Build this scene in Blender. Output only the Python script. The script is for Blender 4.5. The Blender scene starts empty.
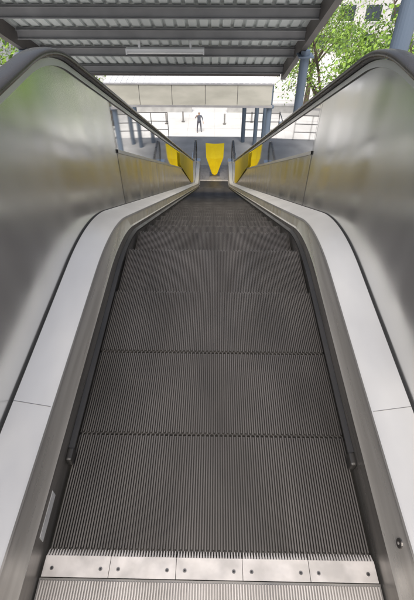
import bpy, bmesh, math, random
from mathutils import Vector
random.seed(7)
scene=bpy.context.scene
COL=scene.collection
TH=math.radians(27.6); T=math.tan(TH); YK=2.09; DROP=6.0

# ---------------------------------------------------------------- helpers
def empty(name,loc=(0,0,0)):
    e=bpy.data.objects.new(name,None); e.location=loc; COL.objects.link(e); return e
def obj(name,verts,faces,mats,parent=None,smooth=False,mi=None):
    me=bpy.data.meshes.new(name); me.from_pydata(verts,[],faces)
    if not isinstance(mats,(list,tuple)): mats=[mats]
    for m in mats: me.materials.append(m)
    if mi: 
        for p,i in zip(me.polygons,mi): p.material_index=i
    if smooth:
        for p in me.polygons: p.use_smooth=True
    me.update()
    o=bpy.data.objects.new(name,me); COL.objects.link(o)
    if parent: o.parent=parent
    return o
class MB:
    def __init__(s): s.v=[];s.f=[];s.m=[]
    def box(s,x0,x1,y0,y1,z0,z1,m=0,sh=0.0):
        b=len(s.v)
        for (x,y,z) in [(x0,y0,z0),(x1,y0,z0),(x1,y1,z0-sh*(y1-y0)),(x0,y1,z0-sh*(y1-y0)),
                        (x0,y0,z1),(x1,y0,z1),(x1,y1,z1-sh*(y1-y0)),(x0,y1,z1-sh*(y1-y0))]:
            s.v.append((x,y,z))
        for q in [(0,3,2,1),(4,5,6,7),(0,1,5,4),(1,2,6,5),(2,3,7,6),(3,0,4,7)]:
            s.f.append(tuple(b+i for i in q)); s.m.append(m)
    def cyl(s,p0,p1,r0,r1=None,n=16,m=0,caps=True):
        r1=r0 if r1 is None else r1
        p0=Vector(p0);p1=Vector(p1);d=(p1-p0).normalized()
        a=d.orthogonal().normalized(); c=d.cross(a)
        b=len(s.v)
        for p,r in((p0,r0),(p1,r1)):
            for i in range(n):
                t=2*math.pi*i/n
                s.v.append(tuple(p+a*(r*math.cos(t))+c*(r*math.sin(t))))
        for i in range(n):
            j=(i+1)%n
            s.f.append((b+i,b+j,b+n+j,b+n+i)); s.m.append(m)
        if caps:
            s.f.append(tuple(b+i for i in reversed(range(n)))); s.m.append(m)
            s.f.append(tuple(b+n+i for i in range(n))); s.m.append(m)
    def quad(s,a,b,c,d,m=0):
        k=len(s.v); s.v+= [a,b,c,d]; s.f.append((k,k+1,k+2,k+3)); s.m.append(m)
    def make(s,name,mats,parent=None,smooth=False):
        o=obj(name,s.v,s.f,mats,parent,smooth,s.m); return o
def bev(o,w,seg=2):
    m=o.modifiers.new("bevel",'BEVEL'); m.width=w; m.segments=seg; m.limit_method='ANGLE'; m.angle_limit=math.radians(40)

# ---------------------------------------------------------------- materials
def mat(name,col,rough=.5,metal=0,col2=None,scale=(4,4,4),bump=0,bscale=(40,40,40),rvar=0,nscale=1,detail=3,contrast=(.35,.65),aniso=0,spec=.5,dist=.002,rscale=None):
    m=bpy.data.materials.new(name); m.use_nodes=True; nt=m.node_tree; N=nt.nodes;L=nt.links
    b=N["Principled BSDF"]; b.inputs["Base Color"].default_value=(*col,1); b.inputs["Roughness"].default_value=rough
    b.inputs["Metallic"].default_value=metal; b.inputs["Specular IOR Level"].default_value=spec
    if aniso:
        b.inputs["Anisotropic"].default_value=aniso
        c=N.new("ShaderNodeCombineXYZ"); c.inputs[2].default_value=1.0; L.new(c.outputs[0],b.inputs["Tangent"])
    g=N.new("ShaderNodeNewGeometry")
    def noise(sc,det=None):
        mp=N.new("ShaderNodeMapping"); mp.inputs["Scale"].default_value=sc
        L.new(g.outputs["Position"],mp.inputs["Vector"])
        n=N.new("ShaderNodeTexNoise"); n.inputs["Scale"].default_value=nscale; n.inputs["Detail"].default_value=detail if det is None else det
        L.new(mp.outputs["Vector"],n.inputs["Vector"]); return n
    if col2 is None: col2=tuple(c*.82 for c in col)
    n=noise(scale)
    r=N.new("ShaderNodeMapRange"); r.inputs["From Min"].default_value=contrast[0]; r.inputs["From Max"].default_value=contrast[1]
    L.new(n.outputs["Fac"],r.inputs["Value"])
    mx=N.new("ShaderNodeMix"); mx.data_type='RGBA'; mx.inputs["A"].default_value=(*col,1); mx.inputs["B"].default_value=(*col2,1)
    L.new(r.outputs["Result"],mx.inputs["Factor"]); L.new(mx.outputs["Result"],b.inputs["Base Color"])
    if rvar:
        r2=N.new("ShaderNodeMapRange"); r2.inputs["To Min"].default_value=rough-rvar; r2.inputs["To Max"].default_value=rough+rvar
        r2.inputs["From Min"].default_value=.3; r2.inputs["From Max"].default_value=.7
        n3=noise(rscale or tuple(c*1.7 for c in scale)); L.new(n3.outputs["Fac"],r2.inputs["Value"]); L.new(r2.outputs["Result"],b.inputs["Roughness"])
    if bump:
        n2=noise(bscale,1); bp=N.new("ShaderNodeBump"); bp.inputs["Strength"].default_value=bump; bp.inputs["Distance"].default_value=dist
        L.new(n2.outputs["Fac"],bp.inputs["Height"]); L.new(bp.outputs["Normal"],b.inputs["Normal"])
    return m
M_panel=mat("brushed_steel_panel",(.90,.895,.88),.19,.90,(.84,.835,.82),(2,2,.5),.35,(2.2,2.2,.8),.05,aniso=.5,rscale=(5,5,.7),dist=.018,detail=1)
M_panel2=mat("brushed_steel_lower",(.78,.765,.735),.20,.88,(.70,.685,.65),(4,4,1),.3,(3,3,1.2),.06,aniso=.4,rscale=(6,6,1),dist=.012,detail=1)
M_deck=mat("deck_metal",(.69,.675,.64),.36,.5,(.61,.595,.565),(5,2,5),.03,(300,8,300),.08)
M_bevel=mat("bevel_strip_metal",(.66,.64,.60),.32,.7,(.52,.50,.465),(6,1.2,20),.05,(10,10,200),.08)
M_skirt=mat("skirt_steel",(.36,.34,.315),.34,.75,(.24,.228,.21),(5,1.5,30),.05,(10,10,200),.08)
M_black=mat("black_rubber",(.020,.019,.018),.42,0,(.03,.028,.026),rvar=.06)
M_rail=mat("handrail_rubber",(.035,.032,.030),.27,0,(.05,.045,.040),rvar=.05)
M_gap=mat("dark_gap",(.008,.008,.008),.7)
M_treadtop=mat("tread_ridge_metal",(.145,.134,.125),.40,.5,(.080,.074,.068),(5,1.6,5),0,(150,150,150),.08,detail=6,contrast=(.3,.7))
M_tread=mat("tread_groove_metal",(.030,.028,.026),.7,.1,(.042,.038,.035),(8,8,8))
M_comb=mat("comb_aluminium",(.60,.565,.535),.42,.4,(.44,.415,.39),(14,14,14),.15,(60,60,60),.08)
M_plate=mat("floor_plate_metal",(.50,.47,.445),.45,.4,(.38,.355,.33),(9,9,9),.1,(80,80,80))
M_screw=mat("screw_steel",(.25,.24,.23),.35,1)
M_seam=mat("seam_cover_steel",(.34,.33,.32),.35,.8)
M_roof=mat("corrugated_soffit",(.66,.70,.69),.5,.0,(.57,.605,.60),(2,2,2))
M_beam=mat("painted_steel_beam",(.27,.27,.275),.5,.0,(.21,.21,.215),(3,3,3))
M_beam2=mat("edge_beam_steel",(.13,.115,.11),.5,.2,(.10,.09,.085),(3,3,3))
M_col=mat("blue_grey_column_paint",(.13,.17,.225),.4,.0,(.10,.135,.185),(3,3,1))
M_fascia=mat("fascia_cladding",(.42,.41,.36),.5,.1,(.34,.335,.29),(1.5,1.5,4))
M_white=mat("white_sheet",(.72,.73,.74),.5,0,(.64,.65,.66),(2,2,2))
M_label=mat("label_print",(.55,.55,.54),.5,0,(.45,.45,.44),(30,30,30))
M_yel=mat("yellow_paint",(.90,.66,.004),.5,0,(.82,.58,.003),(4,4,4))
M_yel2=mat("yellow_paint_upper",(.92,.72,.02),.5,0,(.85,.64,.012),(4,4,4))
M_conc=mat("concrete",(.44,.44,.435),.85,0,(.34,.34,.335),(1.5,1.5,1.5),.3,(30,30,30))
M_plaza=mat("plaza_paving",(.58,.58,.57),.85,0,(.46,.46,.45),(.5,.5,.5),.2,(20,20,20))
M_tube=mat("lamp_tube_white",(.8,.8,.78),.4,0,(.75,.75,.74))
M_bark=mat("bark",(.12,.09,.065),.9,0,(.07,.055,.04),(6,6,2),.6,(20,20,6))
M_wall=mat("rendered_wall",(.62,.62,.61),.8,0,(.52,.52,.51),(.8,.8,.8))
M_win=mat("window_dark",(.06,.075,.09),.12,0,(.04,.05,.06),(1,1,1))
def glassmat():
    m=bpy.data.materials.new("tinted_glass"); m.use_nodes=True; nt=m.node_tree; nt.nodes.clear()
    o=nt.nodes.new("ShaderNodeOutputMaterial"); mx=nt.nodes.new("ShaderNodeMixShader")
    t=nt.nodes.new("ShaderNodeBsdfTransparent"); t.inputs[0].default_value=(.92,.93,.95,1)
    g=nt.nodes.new("ShaderNodeBsdfGlossy"); g.inputs[0].default_value=(.9,.9,.9,1); g.inputs[1].default_value=.03
    f=nt.nodes.new("ShaderNodeFresnel"); f.inputs[0].default_value=1.5
    a=nt.nodes.new("ShaderNodeMath"); a.operation='ADD'; a.inputs[1].default_value=.05; a.use_clamp=True
    nt.links.new(f.outputs[0],a.inputs[0]); nt.links.new(a.outputs[0],mx.inputs[0])
    nt.links.new(t.outputs[0],mx.inputs[1]); nt.links.new(g.outputs[0],mx.inputs[2]); nt.links.new(mx.outputs[0],o.inputs[0]); return m
M_glass=glassmat()
def leafmat(name,c1,c2):
    m=bpy.data.materials.new(name); m.use_nodes=True; nt=m.node_tree; N=nt.nodes; L=nt.links
    b=N["Principled BSDF"]; b.inputs["Roughness"].default_value=.55
    oi=N.new("ShaderNodeNewGeometry"); r=N.new("ShaderNodeValToRGB")
    r.color_ramp.elements[0].color=(*c1,1); r.color_ramp.elements[1].color=(*c2,1)
    L.new(oi.outputs["Random Per Island"],r.inputs[0]); L.new(r.outputs[0],b.inputs["Base Color"])
    return m
M_leaf=leafmat("leaves",(.06,.13,.015),(.24,.38,.05))

# ---------------------------------------------------------------- escalator curves
def curve(zf,zi,R):
    Tn=R*math.tan(TH/2); c=math.cos(TH)
    yk=YK+(zi-zf)/T; zb=zf-DROP; ykb=YK+(zi-zb)/T
    def f(y):
        if y<yk-Tn: return zf
        if y<yk+Tn*c: return zf-R+math.sqrt(max(0,R*R-(y-(yk-Tn))**2))
        if y<ykb-Tn*c: return zi-T*(y-YK)
        if y<ykb+Tn: return zb+R-math.sqrt(max(0,R*R-(ykb+Tn-y)**2))
        return zb
    return f
Y0,Y1=-.35,14.9
def ylist(a,b):
    ys=[a]; y=a
    while y<b-1e-6:
        st=.03 if (1.0<y<3.2 or 12.2<y<14.6) else .4
        y=min(b,y+st); ys.append(y)
    return ys
def ribbon(name,prof,a,b,mt,parent,smooth=True):
    fs=[(p[0],curve(p[1],p[2],p[3])) for p in prof]
    ys=ylist(a,b); n=len(fs)
    v=[];f=[]
    for sgn in(-1,1):
        k=len(v)
        for y in ys:
            for x,fn in fs: v.append((sgn*x,y,fn(y)))
        for i in range(len(ys)-1):
            for j in range(n-1):
                q=(k+i*n+j,k+(i+1)*n+j,k+(i+1)*n+j+1,k+i*n+j+1)
                f.append(q if sgn>0 else q[::-1])
    o=obj(name,v,f,mt,parent)
    if smooth:
        for p in o.data.polygons: p.use_smooth=True
        o.data.update()
        m=o.modifiers.new("es",'EDGE_SPLIT'); m.split_angle=math.radians(25)
    return o
esc=empty("escalator")
RS,RD,RH=1.5,1.6,1.0
DF,DI=.29,.175
HT,HI=1.06,.95
ribbon("skirt_panel",[(.508,-.14,-.14,RS),(.508,.12,.055,RS)],Y0,Y1,M_skirt,esc)
ribbon("skirt_bevel",[(.508,.1205,.0555,RS),(.505,.123,.058,RS),(.512,.135,.066,RS),(.530,.245,.128,RD)],Y0,Y1,M_bevel,esc)
ribbon("skirt_brush",[(.507,.046,.032,RS),(.489,.036,.020,RS),(.489,.026,.010,RS),(.507,.010,-.006,RS)],.75,13.6,M_black,esc)
ribbon("inner_deck",[(.530,.235,.118,RD),(.524,.240,.122,RD),(.524,.254,.136,RD),(.530,.258,.141,RD),(.640,DF,DI,RD)],Y0,Y1,M_deck,esc)
ribbon("deck_joint_groove",[(.6405,DF-.001,DI-.001,RD),(.6445,DF-.01,DI-.01,RD),(.648,DF-.012,DI-.012,RD)],Y0,Y1,M_gap,esc)
YS=2.78; YE=12.4
PT=HT-.025; PI=HI-.03
ribbon("balustrade_panel_top",[(.648,DF-.03,DI-.03,RD),(.652,.52,.42,1.3),(.656,.76,.68,1.2),(.660,PT,PI,RH)],Y0,YS,M_panel,esc)
ribbon("balustrade_panel_bottom",[(.648,DF-.03,DI-.03,RD),(.660,PT,PI,RH)],YE,Y1,M_panel,esc)
ribbon("balustrade_panel_lower",[(.648,DF-.03,DI-.03,RD),(.653,.63,.565,RD)],YS+.004,YE-.004,M_panel2,esc)
ribbon("glass_sill",[(.653,.63,.565,RD),(.645,.63,.565,RD),(.645,.655,.59,RD),(.69,.655,.59,RD)],YS+.004,YE-.004,M_deck,esc)
ribbon("balustrade_glass",[(.657,.65,.585,RD),(.661,PT,PI,RH)],YS+.004,YE-.004,M_glass,esc)
ribbon("handrail_guide",[(.652,PT-.02,PI-.02,RH),(.652,PT+.007,PI+.007,RH),(.678,PT+.007,PI+.007,RH),(.678,PT-.02,PI-.02,RH)],Y0,Y1,M_deck,esc)
ribbon("outer_cladding_upper",[(.690,PT,PI,RH),(.700,.64,.57,RD)],Y0,YS,M_panel2,esc)
ribbon("outer_cladding",[(.69,.655,.59,RD),(.78,.645,.58,RD),(.80,.60,.54,RD),(.80,-.95,-.95,RS),(.0,-.97,-.97,RS)],Y0,Y1,M_panel2,esc)
mb=MB()
pt=curve(PT,PI,RH); pb=curve(DF-.03,DI-.03,RD)
for s in(-1,1):
    for y in [YS,4.6,6.4,8.2,10.0,11.8]:
        mb.quad((s*.6465,y-.003,pb(y)+.02),(s*.6465,y+.004,pb(y)+.02),(s*.6545,y+.004,pt(y)),(s*.6545,y-.003,pt(y)))
    for y in [.55]:
        mb.quad((s*.6465,y-.0015,pb(y)+.02),(s*.6465,y+.0015,pb(y)+.02),(s*.6585,y+.0015,pt(y)),(s*.6585,y-.0015,pt(y)))
mb.make("panel_seams",M_seam,esc)
dk=curve(.2585,.1415,RD); dk2=curve(DF+.0008,DI+.0008,RD)
mb=MB()
for s in(-1,1):
    for y in [.78,3.2,5.6,8.0,10.4]:
        mb.quad((s*.527,y,dk(y)),(s*.527,y+.002,dk(y+.002)),(s*.640,y+.002,dk2(y+.002)),(s*.640,y,dk2(y)))
mb.make("deck_joints",M_seam,esc)
def sweep(name,path,sec,x0,mt,parent):
    v=[];f=[];n=len(sec)
    for i,(y,z) in enumerate(path):
        a=path[max(0,i-1)]; b=path[min(len(path)-1,i+1)]
        t=Vector((b[0]-a[0],b[1]-a[1])).normalized(); nn=Vector((-t.y,t.x))
        for (u,w) in sec: v.append((x0+u,y+nn.x*w,z+nn.y*w))
    for i in range(len(path)-1):
        for j in range(n):
            k=(j+1)%n; f.append((i*n+j,(i+1)*n+j,(i+1)*n+k,i*n+k))
    f.append(tuple(range(n))); f.append(tuple((len(path)-1)*n+j for j in reversed(range(n))))
    return obj(name,v,f,mt,parent,True)
fh=curve(HT,HI,RH); path=[]
rn=.36
for i in range(0,25):
    a=math.pi*1.5-math.pi*i/24
    path.append((Y0+rn*math.cos(a),HT-rn+rn*math.sin(a)))
path+= [(y,fh(y)) for y in ylist(Y0,Y1)[1:]]
for i in range(1,25):
    a=math.pi/2-math.pi*i/24
    path.append((Y1+rn*math.cos(a),HT-DROP-rn+rn*math.sin(a)))
sec=[]
for i in range(20):
    a=2*math.pi*i/20; c=math.cos(a); s=math.sin(a)
    sec.append((.038*math.copysign(abs(c)**.7,c),.017*math.copysign(abs(s)**.7,s)))
for s in(-1,1): sweep("handrail",path,sec,s*.665,M_rail,esc)
mb=MB()
for s in(-1,1):
    for yc,zc,d in((Y0,HT-rn,-1),(Y1,HT-DROP-rn,1)):
        for x in(.655,.68):
            k=len(mb.v); mb.v.append((s*x,yc,zc))
            for i in range(25):
                a=math.pi/2+d*-1*math.pi*i/24
                mb.v.append((s*x,yc+.345*math.cos(a),zc+.345*math.sin(a)))
            for i in range(24): mb.f.append((k,k+1+i,k+2+i)); mb.m.append(0)
        zb=zc-.68
        ya,yb=(yc-.25,yc) if d<0 else (yc,yc+.25)
        mb.box(s*.50 if s>0 else -.80,s*.80 if s>0 else -.50,ya,yb,zb-.05,zb+.28)
mb.make("newel_end",M_panel2,esc)

# ---- steps
def stepmesh():
    mb=MB(); N=116; W=.992; p=W/N
    mb.box(-W/2,W/2,-.398,-.004,-.035,-.010,0)
    for i in range(N):
        x=-W/2+p*(i+.5); w=.0021
        e=0.004 if i%2 else -.004
        y0=-.398+(.004 if i%2 else -.002); y1=-.0045+e
        k=len(mb.v); b=.0028
        mb.v+=[(x-b,y0,-.010),(x+b,y0,-.010),(x+b,y1,-.012),(x-b,y1,-.012),
               (x-w,y0,0),(x+w,y0,0),(x+w,y1-.003,0),(x-w,y1-.003,0)]
        for q,m in [((4,5,6,7),1),((0,1,5,4),0),((1,2,6,5),0),((2,3,7,6),1),((3,0,4,7),0)]:
            mb.f.append(tuple(k+t for t in q)); mb.m.append(m)
        k=len(mb.v)
        mb.v+=[(x-b,-.012,-.012),(x+b,-.012,-.012),(x+b,-.06,-.20),(x-b,-.06,-.20),
               (x-w,-.005+e*.5,-.012),(x+w,-.005+e*.5,-.012),(x+w,-.052,-.20),(x-w,-.052,-.20)]
        for q,m in [((4,5,6,7),1),((0,4,7,3),0),((1,2,6,5),0)]:
            mb.f.append(tuple(k+t for t in q)); mb.m.append(m)
    mb.quad((-W/2,-.012,-.012),(W/2,-.012,-.012),(W/2,-.06,-.20),(-W/2,-.06,-.20),0)
    me=bpy.data.meshes.new("step"); me.from_pydata(mb.v,[],mb.f); me.materials.append(M_tread); me.materials.append(M_treadtop)
    for pl,m in zip(me.polygons,mb.m): pl.material_index=m
    me.update(); return me
sm=stepmesh(); fs=curve(0,0,RS)
y=.436; nxt=.4; pz=fs(y); tot=0
while y<14.3:
    y2=y+.001; z2=fs(y2); tot+=math.hypot(.001,z2-pz); y=y2; pz=z2
    if tot>=nxt:
        nxt+=.4
        o=bpy.data.objects.new("step",sm); o.location=(0,y,pz); o.parent=esc; COL.objects.link(o)
mb=MB()
SEG=5; w=1.0/SEG
for base,dirn,zz in((.436,1,0),(14.0,-1,-DROP)):
    for i in range(SEG):
        xa=-.5+i*w+.0008; xb=-.5+(i+1)*w-.0008
        ya,yb,yc=(base-.078,base-.020,base) if dirn>0 else (base+.078,base+.02,base)
        z=zz
        mb.quad((xa,ya,z+.012),(xb,ya,z+.012),(xb,yb,z+.009),(xa,yb,z+.009),0)
        n=23; p=(xb-xa)/n
        for j in range(n):
            x=xa+p*(j+.5)
            kk=len(mb.v)
            mb.v+=[(x-.0031,yb,z+.0088),(x+.0031,yb,z+.0088),(x+.0012,yc,z+.001),(x-.0012,yc,z+.001),
                   (x-.0031,yb,z-.008),(x+.0031,yb,z-.008),(x+.0012,yc,z-.008),(x-.0012,yc,z-.008)]
            for q in [(0,1,2,3),(3,2,6,7),(0,3,7,4),(1,5,6,2)]: mb.f.append(tuple(kk+t for t in q)); mb.m.append(0)
        mb.quad((xa,yb,z+.0086),(xb,yb,z+.0086),(xb,yb+ .002*dirn,z-.01),(xa,yb+.002*dirn,z-.01),0)
        for fx in (.13,.87):
            x=xa+(xb-xa)*fx; yy=base-.055*dirn
            mb.cyl((x,yy,z+.008),(x,yy,z+.0122),.0062,.0055,14,1)
            mb.cyl((x,yy,z+.0118),(x,yy,z+.0126),.0028,.0028,6,2)
mb.make("comb_plate",[M_comb,M_screw,M_gap],esc)
mb=MB()
for ya,yb,z in((-.9,.357,.0),(14.079,15.2,-DROP)):
    mb.box(-.504,.504,ya,yb,z-.03,z+.006,0)
    n=124; p=1.0/n
    for i in range(n):
        x=-.5+p*(i+.5); kk=len(mb.v); 
        z0=z+.0062; z1=z+.0105
        mb.v+=[(x-.0028,ya+.01,z0),(x+.0028,ya+.01,z0),(x+.0028,yb-.006,z0),(x-.0028,yb-.006,z0),
               (x-.0018,ya+.01,z1),(x+.0018,ya+.01,z1),(x+.0018,yb-.008,z1),(x-.0018,yb-.008,z1)]
        for q in [(4,5,6,7),(0,1,5,4),(1,2,6,5),(2,3,7,6),(3,0,4,7)]: mb.f.append(tuple(kk+t for t in q)); mb.m.append(1)
mb.make("floor_plate",[M_skirt,M_plate],esc)
mb=MB()
c=Vector((.5215,.41,.192)); d=Vector((-.987,0,.161)).normalized()
mb.cyl(c-d*.004,c+d*.004,.014,.013,20,0); mb.cyl(c+d*.0035,c+d*.005,.0095,.0095,16,1); mb.cyl(c+d*.0045,c+d*.006,.004,.004,8,2)
mb.make("key_switch",[M_screw,M_black,M_comb],esc)
mb=MB()
for s in(-1,1):
    x0,x1=(s*.485,s*.5075); mb.box(min(x0,x1),max(x0,x1),.70,.75,.008,.050,0)
o=mb.make("skirt_brush_end",M_black,esc); bev(o,.008)
mb=MB(); mb.box(-.5078,-.5066,.44,.58,.050,.085,0); mb.make("safety_label",M_label,esc)
def guard(s,par):
    ya,yb=7.6,12.2
    x=s*.632
    t=curve(.98,.89,RH); b=curve(.32,.21,RD)
    v=[];
    for xx in (x,x+s*.006):
        v+=[(xx,ya,t(ya)),(xx,yb,t(yb)),(xx,yb,b(yb)),(xx,yb-1.0,b(yb-1.0)),(xx,ya,t(ya)-.26)]
    f=[(0,1,2,3,4),(9,8,7,6,5)]+[(i,(i+1)%5+0,(i+1)%5+5,i+5) for i in range(5)]
    obj("yellow_guard_panel",v,f,M_yel,par)
guard(-1,esc); guard(1,esc)

# ---------------------------------------------------------------- yellow barrier at the bottom
yb_=empty("yellow_barrier",(0.02,14.40,-DROP))
H=1.18
L_=[(-.32,.05,H),(-.30,.05,.66),(-.09,.02,.06)]; R_=[(-a,b,c) for a,b,c in L_]; C_=[(0,-.02,H-.002),(0,-.03,.65),(0,-.02,.04)]
v=L_+C_+R_; v+= [(a,b+.02,c) for a,b,c in v]
f=[(0,1,4,3),(1,2,5,4),(3,4,7,6),(4,5,8,7)]
f+=[tuple(i+9 for i in reversed(q)) for q in f]
rim=[0,1,2,5,8,7,6,3]
f+=[(rim[i],rim[(i+1)%8],rim[(i+1)%8]+9,rim[i]+9) for i in range(8)]
obj("folded_board",v,f,[M_yel2,M_yel],yb_,mi=[0,1,0,1]+[1]*12)
mb=MB(); mb.box(-.18,.18,-.08,.22,.0,.04,0); mb.cyl((0,.09,.04),(0,.09,H-.1),.02,.02,10,0); mb.make("stand",M_screw,yb_)

# ---------------------------------------------------------------- canopy over the incline
can=empty("escalator_canopy")
CZ=lambda y:3.66-T*y
XL,XR,CY0,CY1=-2.75,1.27,4.75,8.6
v=[];f=[]
x=XL; pts=[]
while x<XR:
    pts+=[(x,.0),(x+.09,.0),(x+.10,.03),(x+.135,.03),(x+.145,0)]
    x+=.15
for (px,dz) in pts:
    v.append((px,CY0,CZ(CY0)+dz)); v.append((px,CY1,CZ(CY1)+dz))
for i in range(len(pts)-1): f.append((2*i,2*i+1,2*i+3,2*i+2))
o=obj("corrugated_roof",v,f,M_roof,can)
m=o.modifiers.new("s",'SOLIDIFY'); m.thickness=.004
mb=MB()
for y in [5.2,5.98,6.70,7.45,8.45]:
    d=.12
    mb.box(XL+.06,XR-.06,y-.006,y+.006,CZ(y)-.02-d,CZ(y)-.012,0)
    mb.box(XL+.06,XR-.06,y-.045,y+.045,CZ(y)-.03-d,CZ(y)-.018-d,0)
    mb.box(XL+.06,XR-.06,y-.045,y+.045,CZ(y)-.045,CZ(y)-.033,0)
mb.make("purlins",M_beam,can)
mb=MB()
for x in (XL-.03,XR-.03):
    mb.box(x-.035,x+.045,CY0,CY1,CZ(CY0)-.22,CZ(CY0)+.05,0,T)
mb.box(XL+.02,XR-.08,CY1-.02,CY1+.03,CZ(CY1)-.16,CZ(CY1)+.06,0)
mb.make("edge_beams",M_beam2,can)
mb=MB()
for x in(XR+.02,XL-.02):
    y=6.95
    mb.cyl((x,y,-14.1),(x,y,CZ(y)-.2),.065,.065,20,0)
    mb.box(x-.11,x+.11,y-.11,y+.11,CZ(y)-.28,CZ(y)-.26,0)
    mb.cyl((x,3.45,-14.1),(x,3.45,4.2),.065,.065,20,0)
mb.make("columns",M_col,can)
lamp=empty("fluorescent_lamp",(0,0,0))
mb=MB(); y=6.93; z=CZ(y)-.19
mb.box(-1.28,-.16,y-.05,y+.05,z-.035,z+.0,0)
mb.cyl((-1.26,y-.025,z-.055),(-.18,y-.025,z-.055),.014,.014,12,1)
mb.cyl((-1.26,y+.025,z-.055),(-.18,y+.025,z-.055),.014,.014,12,1)
mb.box(-1.28,-1.26,y-.05,y+.05,z-.075,z-.035,0); mb.box(-.18,-.16,y-.05,y+.05,z-.075,z-.035,0)
mb.box(-1.1,-1.07,y-.02,y+.02,z,z+.1,0); mb.box(-.37,-.34,y-.02,y+.02,z,z+.1,0)
mb.make("batten",[M_white,M_tube],lamp)

# ---------------------------------------------------------------- landing canopy (lower)
low=empty("landing_canopy")
mb=MB()
x=-3.15
while x<1.6:
    mb.box(x,x+.10,13.0,17.2,-2.50,-2.47,0); mb.box(x+.10,x+.16,13.0,17.2,-2.50,-2.445,0); x+=.16
mb.make("roof_sheet",M_white,low)
mb=MB()
for a,b in((-3.15,-2.165),(-2.15,-1.235),(-1.22,-.285),(-.27,.635),(.65,1.62)):
    mb.box(a,b,12.95,12.99,-3.04,-2.49,0)
mb.box(-3.14,1.61,12.992,13.01,-3.03,-2.50,1)
mb.make("fascia_panels",[M_fascia,M_beam],low)
mb=MB(); mb.box(-3.18,1.66,12.93,13.02,-3.10,-3.045,0); mb.box(-3.18,1.66,12.93,13.02,-2.488,-2.46,0)
for y in (14.2,15.6,17.0): mb.box(-3.1,1.6,y-.05,y+.05,-2.72,-2.52,0)
mb.make("frame_beams",M_beam,low)
mb=MB()
for x,y in((1.60,13.1),(1.60,10.3),(1.60,16.9),(-3.05,13.1),(-3.05,16.9),(1.95,17.2),(1.15,17.3)):
    mb.cyl((x,y,-DROP if y>12.9 else -14.1),(x,y,-2.5 if x!=1.15 else -2.75),.08,.08,18,0)
    mb.cyl((x,y,-3.15),(x,y,-3.10),.13,.13,18,0)
mb.make("columns",M_col,low)

# ---------------------------------------------------------------- landings / ground
mb=MB(); mb.box(-7,5.5,15.2,17.8,-6.4,-6.0,0); mb.box(-7,-.81,13.3,15.2,-6.4,-6.0,0); mb.box(.81,5.5,13.3,15.2,-6.4,-6.0,0)
for k in range(14): mb.box(-3.2,3.2,17.8+.3*k,18.1+.3*k,-6.6-.17*k,-6.17-.17*k,0)
mb.make("lower_landing",M_conc,None)
mb=MB(); mb.box(-6,6,-6,-.95,-.4,0,0); mb.box(-6,-.81,-.95,.6,-.4,0,0); mb.box(.81,6,-.95,.6,-.4,0,0)
mb.make("upper_landing",M_conc,None)
obj("ground",[(-400,-400,-14.1),(400,-400,-14.1),(400,400,-14.1),(-400,400,-14.1)],[(0,1,2,3)],M_plaza)
mb=MB()
for i in range(-10,11): mb.box(i*2.4-.015,i*2.4+.015,22,70,-14.1,-14.092,0)
for j in range(20): mb.box(-24,24,22+j*2.4-.015,22+j*2.4+.015,-14.1,-14.090,0)
mb.make("paving_joints",M_conc,None)
pw=empty("planter_wall"); mb=MB()
mb.box(-9,-2.2,42.6,43.0,-14.1,-13.45,0); mb.box(-9.06,-2.14,42.55,43.05,-13.45,-13.37,0)
mb.box(1.2,9,42.6,43.0,-14.1,-13.45,0); mb.box(1.14,9.06,42.55,43.05,-13.45,-13.37,0)
mb.make("wall",M_conc,pw)
for i,x in enumerate((-4.4,-2.9,.9,3.4)):
    b_=empty("bollard",(x,39.8+.5*(i%2),-14.09)); mb=MB()
    mb.cyl((0,0,0),(0,0,.03),.16,.16,16); mb.cyl((0,0,.03),(0,0,.85),.075,.07,16); mb.cyl((0,0,.85),(0,0,.93),.09,.05,16)
    mb.make("post",M_seam,b_)
st=empty("staircase"); mb=MB()
for k in range(37):
    y=.6+.32*k; z=-.165*(k+1)
    mb.box(-2.6,-.9,y,y+.34,z-.25,z,0)
mb.make("stair_steps",M_conc,st)
mb=MB()
def railrun(mb,x,ya,yb,za,zb,h,n):
    for i in range(n+1):
        t=i/n; mb.cyl((x,ya+(yb-ya)*t,za+(zb-za)*t),(x,ya+(yb-ya)*t,za+(zb-za)*t+h),.018,.018,8,0)
    for hh in (h,h*.66,h*.33): mb.cyl((x,ya,za+hh),(x,yb,zb+hh),.02,.02,8,0)
railrun(mb,-2.55,.6,12.3,-.1,-6.1,1.0,10); railrun(mb,-.97,.6,12.3,-.1,-6.1,.9,10)
mb.make("stair_railing",M_screw,st)
rl=empty("landing_railing"); mb=MB()
railrun(mb,2.6,13.4,17.7,-6,-6,1.05,5); railrun(mb,-4.6,13.4,17.7,-6,-6,1.05,5)
def railx(mb,x0,x1,y,z,h,n):
    for i in range(n+1):
        x=x0+(x1-x0)*i/n; mb.cyl((x,y,z),(x,y,z+h),.015,.015,8,0)
    for hh in(h,h*.66,h*.33): mb.cyl((x0,y,z+hh),(x1,y,z+hh),.018,.018,8,0)
railx(mb,-4.6,-1.9,17.7,-6,1.0,4); railx(mb,1.2,2.6,17.7,-6,1.0,3)
mb.make("rails",M_screw,rl)

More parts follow.
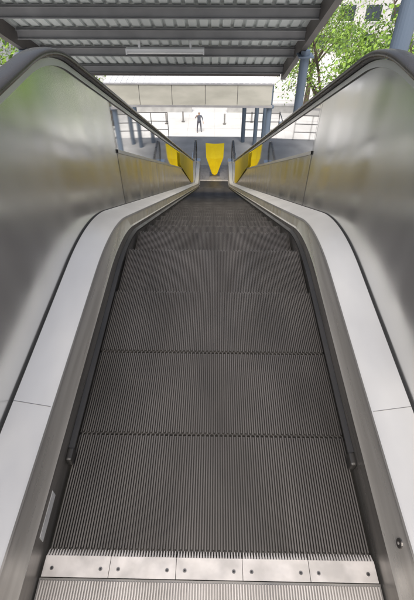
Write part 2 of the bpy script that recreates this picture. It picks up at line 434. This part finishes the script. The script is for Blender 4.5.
# ---------------------------------------------------------------- buildings
def building(name,x0,x1,y0,y1,z0,z1,side,floors,bays):
    e=empty(name); mb=MB(); mb.box(x0,x1,y0,y1,z0,z1,0); mb.box(x0-.2,x1+.2,y0-.2,y1+.2,z1,z1+.5,0); mb.make("walls",M_wall,e)
    mb=MB(); fh=(z1-z0)/floors; 
    for i in range(floors):
        for j in range(bays):
            t0=(j+.2)/bays; t1=(j+.8)/bays; za=z0+fh*(i+.3); zb=z0+fh*(i+.85)
            if side=='x+': 
                mb.box(x1-.05,x1+.02,y0+(y1-y0)*t0,y0+(y1-y0)*t1,za,zb,0); mb.box(x1,x1+.15,y0+(y1-y0)*t0-.1,y0+(y1-y0)*t1+.1,za-.12,za-.01,1)
            if side=='x-':
                mb.box(x0-.02,x0+.05,y0+(y1-y0)*t0,y0+(y1-y0)*t1,za,zb,0); mb.box(x0-.15,x0,y0+(y1-y0)*t0-.1,y0+(y1-y0)*t1+.1,za-.12,za-.01,1)
            if side=='y-':
                mb.box(x0+(x1-x0)*t0,x0+(x1-x0)*t1,y0-.02,y0+.05,za,zb,0); mb.box(x0+(x1-x0)*t0-.1,x0+(x1-x0)*t1+.1,y0-.15,y0,za-.12,za-.01,1)
    mb.make("windows",[M_win,M_wall],e)
building("office_building",-34,-16,8,50,-14.1,1,'x+',5,12)
building("apartment_building",-14,30,62,74,-14.1,4,'y-',6,14)
building("shop_building",18,36,10,50,-14.1,-2,'x-',4,12)

# ---------------------------------------------------------------- trees
def tree(x,y,h,cr,seed,nl=6500):
    R=random.Random(seed); e=empty("tree",(x,y,-14.1)); mb=MB()
    mb.cyl((0,0,0),(.15,.1,h*.45),.26,.17,12); top=Vector((.15,.1,h*.45)); cl=[]
    for i in range(11):
        a=R.uniform(0,6.28); rr=cr*R.uniform(.35,.95); p=Vector((rr*math.cos(a),rr*math.sin(a),h*R.uniform(.55,.96)))
        mid=(top+p)/2+Vector((0,0,.3)); mb.cyl(top,mid,.10,.06,8); mb.cyl(mid,p,.06,.02,8); cl.append(p)
        for j in range(4):
            q=p+Vector((R.uniform(-1,1),R.uniform(-1,1),R.uniform(-.6,.6)))*cr*.42; mb.cyl(mid.lerp(p,.6),q,.03,.01,5); cl.append(q)
    mb.make("trunk",M_bark,e,True)
    v=[];f=[]
    for i in range(nl):
        c=R.choice(cl); s=cr*.16
        p=c+Vector((R.gauss(0,s),R.gauss(0,s),R.gauss(0,s*.7)))
        n=Vector((R.gauss(0,1),R.gauss(0,1),R.gauss(.5,1))).normalized(); a=n.orthogonal().normalized(); b=n.cross(a)
        l=R.uniform(.05,.105); w=l*.5; k=len(v)
        v+= [tuple(p-a*l),tuple(p+b*w),tuple(p+a*l),tuple(p-b*w)]; f.append((k,k+1,k+2,k+3))
    obj("foliage",v,f,M_leaf,e)
for i,(x,y,h,c) in enumerate([(6.6,16,13.6,2.6),(9.5,23,14.5,3.4),(6.5,27,12,3.0),(12,17,14,3.2),
                              (-7.6,13.5,14.3,2.8),(-8.0,24,12,2.8),(-12,20,15,3.2),(8,40,10,3)]):
    tree(x,y,h,c,i+3,9000 if i in(0,4) else 6500)

# ---------------------------------------------------------------- people
def person(name,loc,rot,colr):
    J={'pel':((0,0,.95),.13),'wa':((0,0,1.08),.115),'ch':((0,.0,1.30),.15),'nk0':((0,0,1.46),.07),'nk':((0,-.01,1.53),.052),
       'hd':((0,-.02,1.62),.095),'ht':((0,-.015,1.70),.075)}
    E=[('pel','wa'),('wa','ch'),('ch','nk0'),('nk0','nk'),('nk','hd'),('hd','ht')]
    def add(n,p,r,par): J[n]=(p,r);E.append((par,n))
    for s,t in((-1,'l'),(1,'r')):
        add('hip'+t,(s*.10,0,.88),.098,'pel'); add('kn'+t,(s*(.15),-.05*s,.50),.065,'hip'+t); add('an'+t,(s*.18,.06*s,.09),.042,'kn'+t)
        add('toe'+t,(s*.20,-.14+.06*s,.035),.035,'an'+t)
        add('sh'+t,(s*.19,0,1.42),.065,'ch')
        if s<0: add('el'+t,(s*.36,-.10,1.26),.045,'sh'+t); add('wr'+t,(s*.24,-.24,1.46),.03,'el'+t); hand=(s*.20,-.27,1.54); d=(0,-.02,.08)
        else: add('el'+t,(s*.30,.0,1.14),.045,'sh'+t); add('wr'+t,(s*.34,-.08,.90),.03,'el'+t); hand=(s*.345,-.10,.82); d=(0,-.02,-.08)
        add('pa'+t,hand,.034,'wr'+t)
        for i in range(4):
            add('f%d'%i+t,(hand[0]+(i-1.5)*.022,hand[1]+d[1],hand[2]+d[2]*(1-.1*abs(i-1.4))),.009,'pa'+t)
        add('th'+t,(hand[0]-s*.05,hand[1]-.02,hand[2]+.01),.010,'pa'+t)
    names=list(J); me=bpy.data.meshes.new(name+"_body"); me.from_pydata([J[n][0] for n in names],[(names.index(a),names.index(b)) for a,b in E],[])
    o=bpy.data.objects.new(name,me); COL.objects.link(o)
    sk=o.modifiers.new("skin",'SKIN'); sk.use_smooth_shade=True
    for i,n in enumerate(names):
        r=J[n][1]; me.skin_vertices[0].data[i].radius=(r*(1.25 if n in('ch','pel','wa') else 1),r*(.85 if n in('ch','wa') else 1))
    me.skin_vertices[0].data[0].use_root=True
    sb=o.modifiers.new("sub",'SUBSURF'); sb.levels=2; sb.render_levels=2
    dg=bpy.context.evaluated_depsgraph_get(); ev=bpy.data.meshes.new_from_object(o.evaluated_get(dg))
    o.modifiers.clear(); o.data=ev
    skin=mat("skin",(.42,.26,.18),.55); shirt=mat("shirt",colr,.85); tr=mat("trousers",(.07,.07,.09),.85); hair=mat("hair",(.015,.012,.01),.6); shoe=mat("shoes",(.03,.03,.03),.5)
    ev.materials.clear()
    for m in(skin,shirt,tr,hair,shoe): ev.materials.append(m)
    for p in ev.polygons:
        c=p.center; i=1
        if c.z<.09: i=4
        elif c.z<.98 and abs(c.x)<.29: i=2
        if abs(c.x)<.13 and c.z>1.49: i=0
        if abs(c.x)<.13 and (c.z>1.67 or (c.z>1.57 and c.y>.01)): i=3
        if (c.x<-.12 and c.y<-.17) or (c.x>.28 and c.z<.98): i=0
        p.material_index=i; p.use_smooth=True
    o.location=loc; o.rotation_euler=(0,0,rot)
    mb=MB()
    mb.cyl((0,-.115,1.625),(0,-.135,1.605),.010,.014,8,0)
    for s in(-1,1):
        mb.cyl((s*.035,-.105,1.64),(s*.035,-.118,1.64),.012,.010,8,1); mb.cyl((s*.09,-.02,1.60),(s*.108,-.01,1.63),.012,.02,8,0)
    mb.box(-.025,.025,-.118,-.105,1.565,1.573,1)
    mb.make("face",[skin,hair],o)
person("person",(-1.35,38,-14.09),.2,(.09,.10,.13))

# ---------------------------------------------------------------- light, world, camera
EL,AZ=math.radians(62),math.radians(188)
w=bpy.data.worlds.new("World"); scene.world=w; w.use_nodes=True; nt=w.node_tree
bg=nt.nodes["Background"]; sky=nt.nodes.new("ShaderNodeTexSky"); sky.sky_type='NISHITA'; sky.sun_disc=False
sky.sun_elevation=EL; sky.sun_rotation=AZ; sky.air_density=1.0; sky.dust_density=6.0; sky.ozone_density=.6
nt.links.new(sky.outputs[0],bg.inputs[0]); bg.inputs[1].default_value=.15
sd=bpy.data.lights.new("sun",'SUN'); sd.energy=4.3; sd.angle=math.radians(45); sd.color=(1,.975,.94)
so=bpy.data.objects.new("sun",sd); COL.objects.link(so)
dirv=Vector((math.sin(AZ)*math.cos(EL),math.cos(AZ)*math.cos(EL),math.sin(EL)))
so.rotation_euler=dirv.to_track_quat('Z','Y').to_euler(); so.location=dirv*40
cd=bpy.data.cameras.new("camera"); co=bpy.data.objects.new("camera",cd); COL.objects.link(co)
cd.sensor_fit='VERTICAL'; cd.sensor_height=36; cd.sensor_width=36; cd.lens=433/600*36; cd.clip_start=.02; cd.clip_end=1500
co.location=(0,0,1.49); co.rotation_euler=(math.radians(90-43.5),0,math.radians(1.0))
scene.camera=co
scene.view_settings.view_transform='Standard'; scene.view_settings.look='None'; scene.view_settings.exposure=0
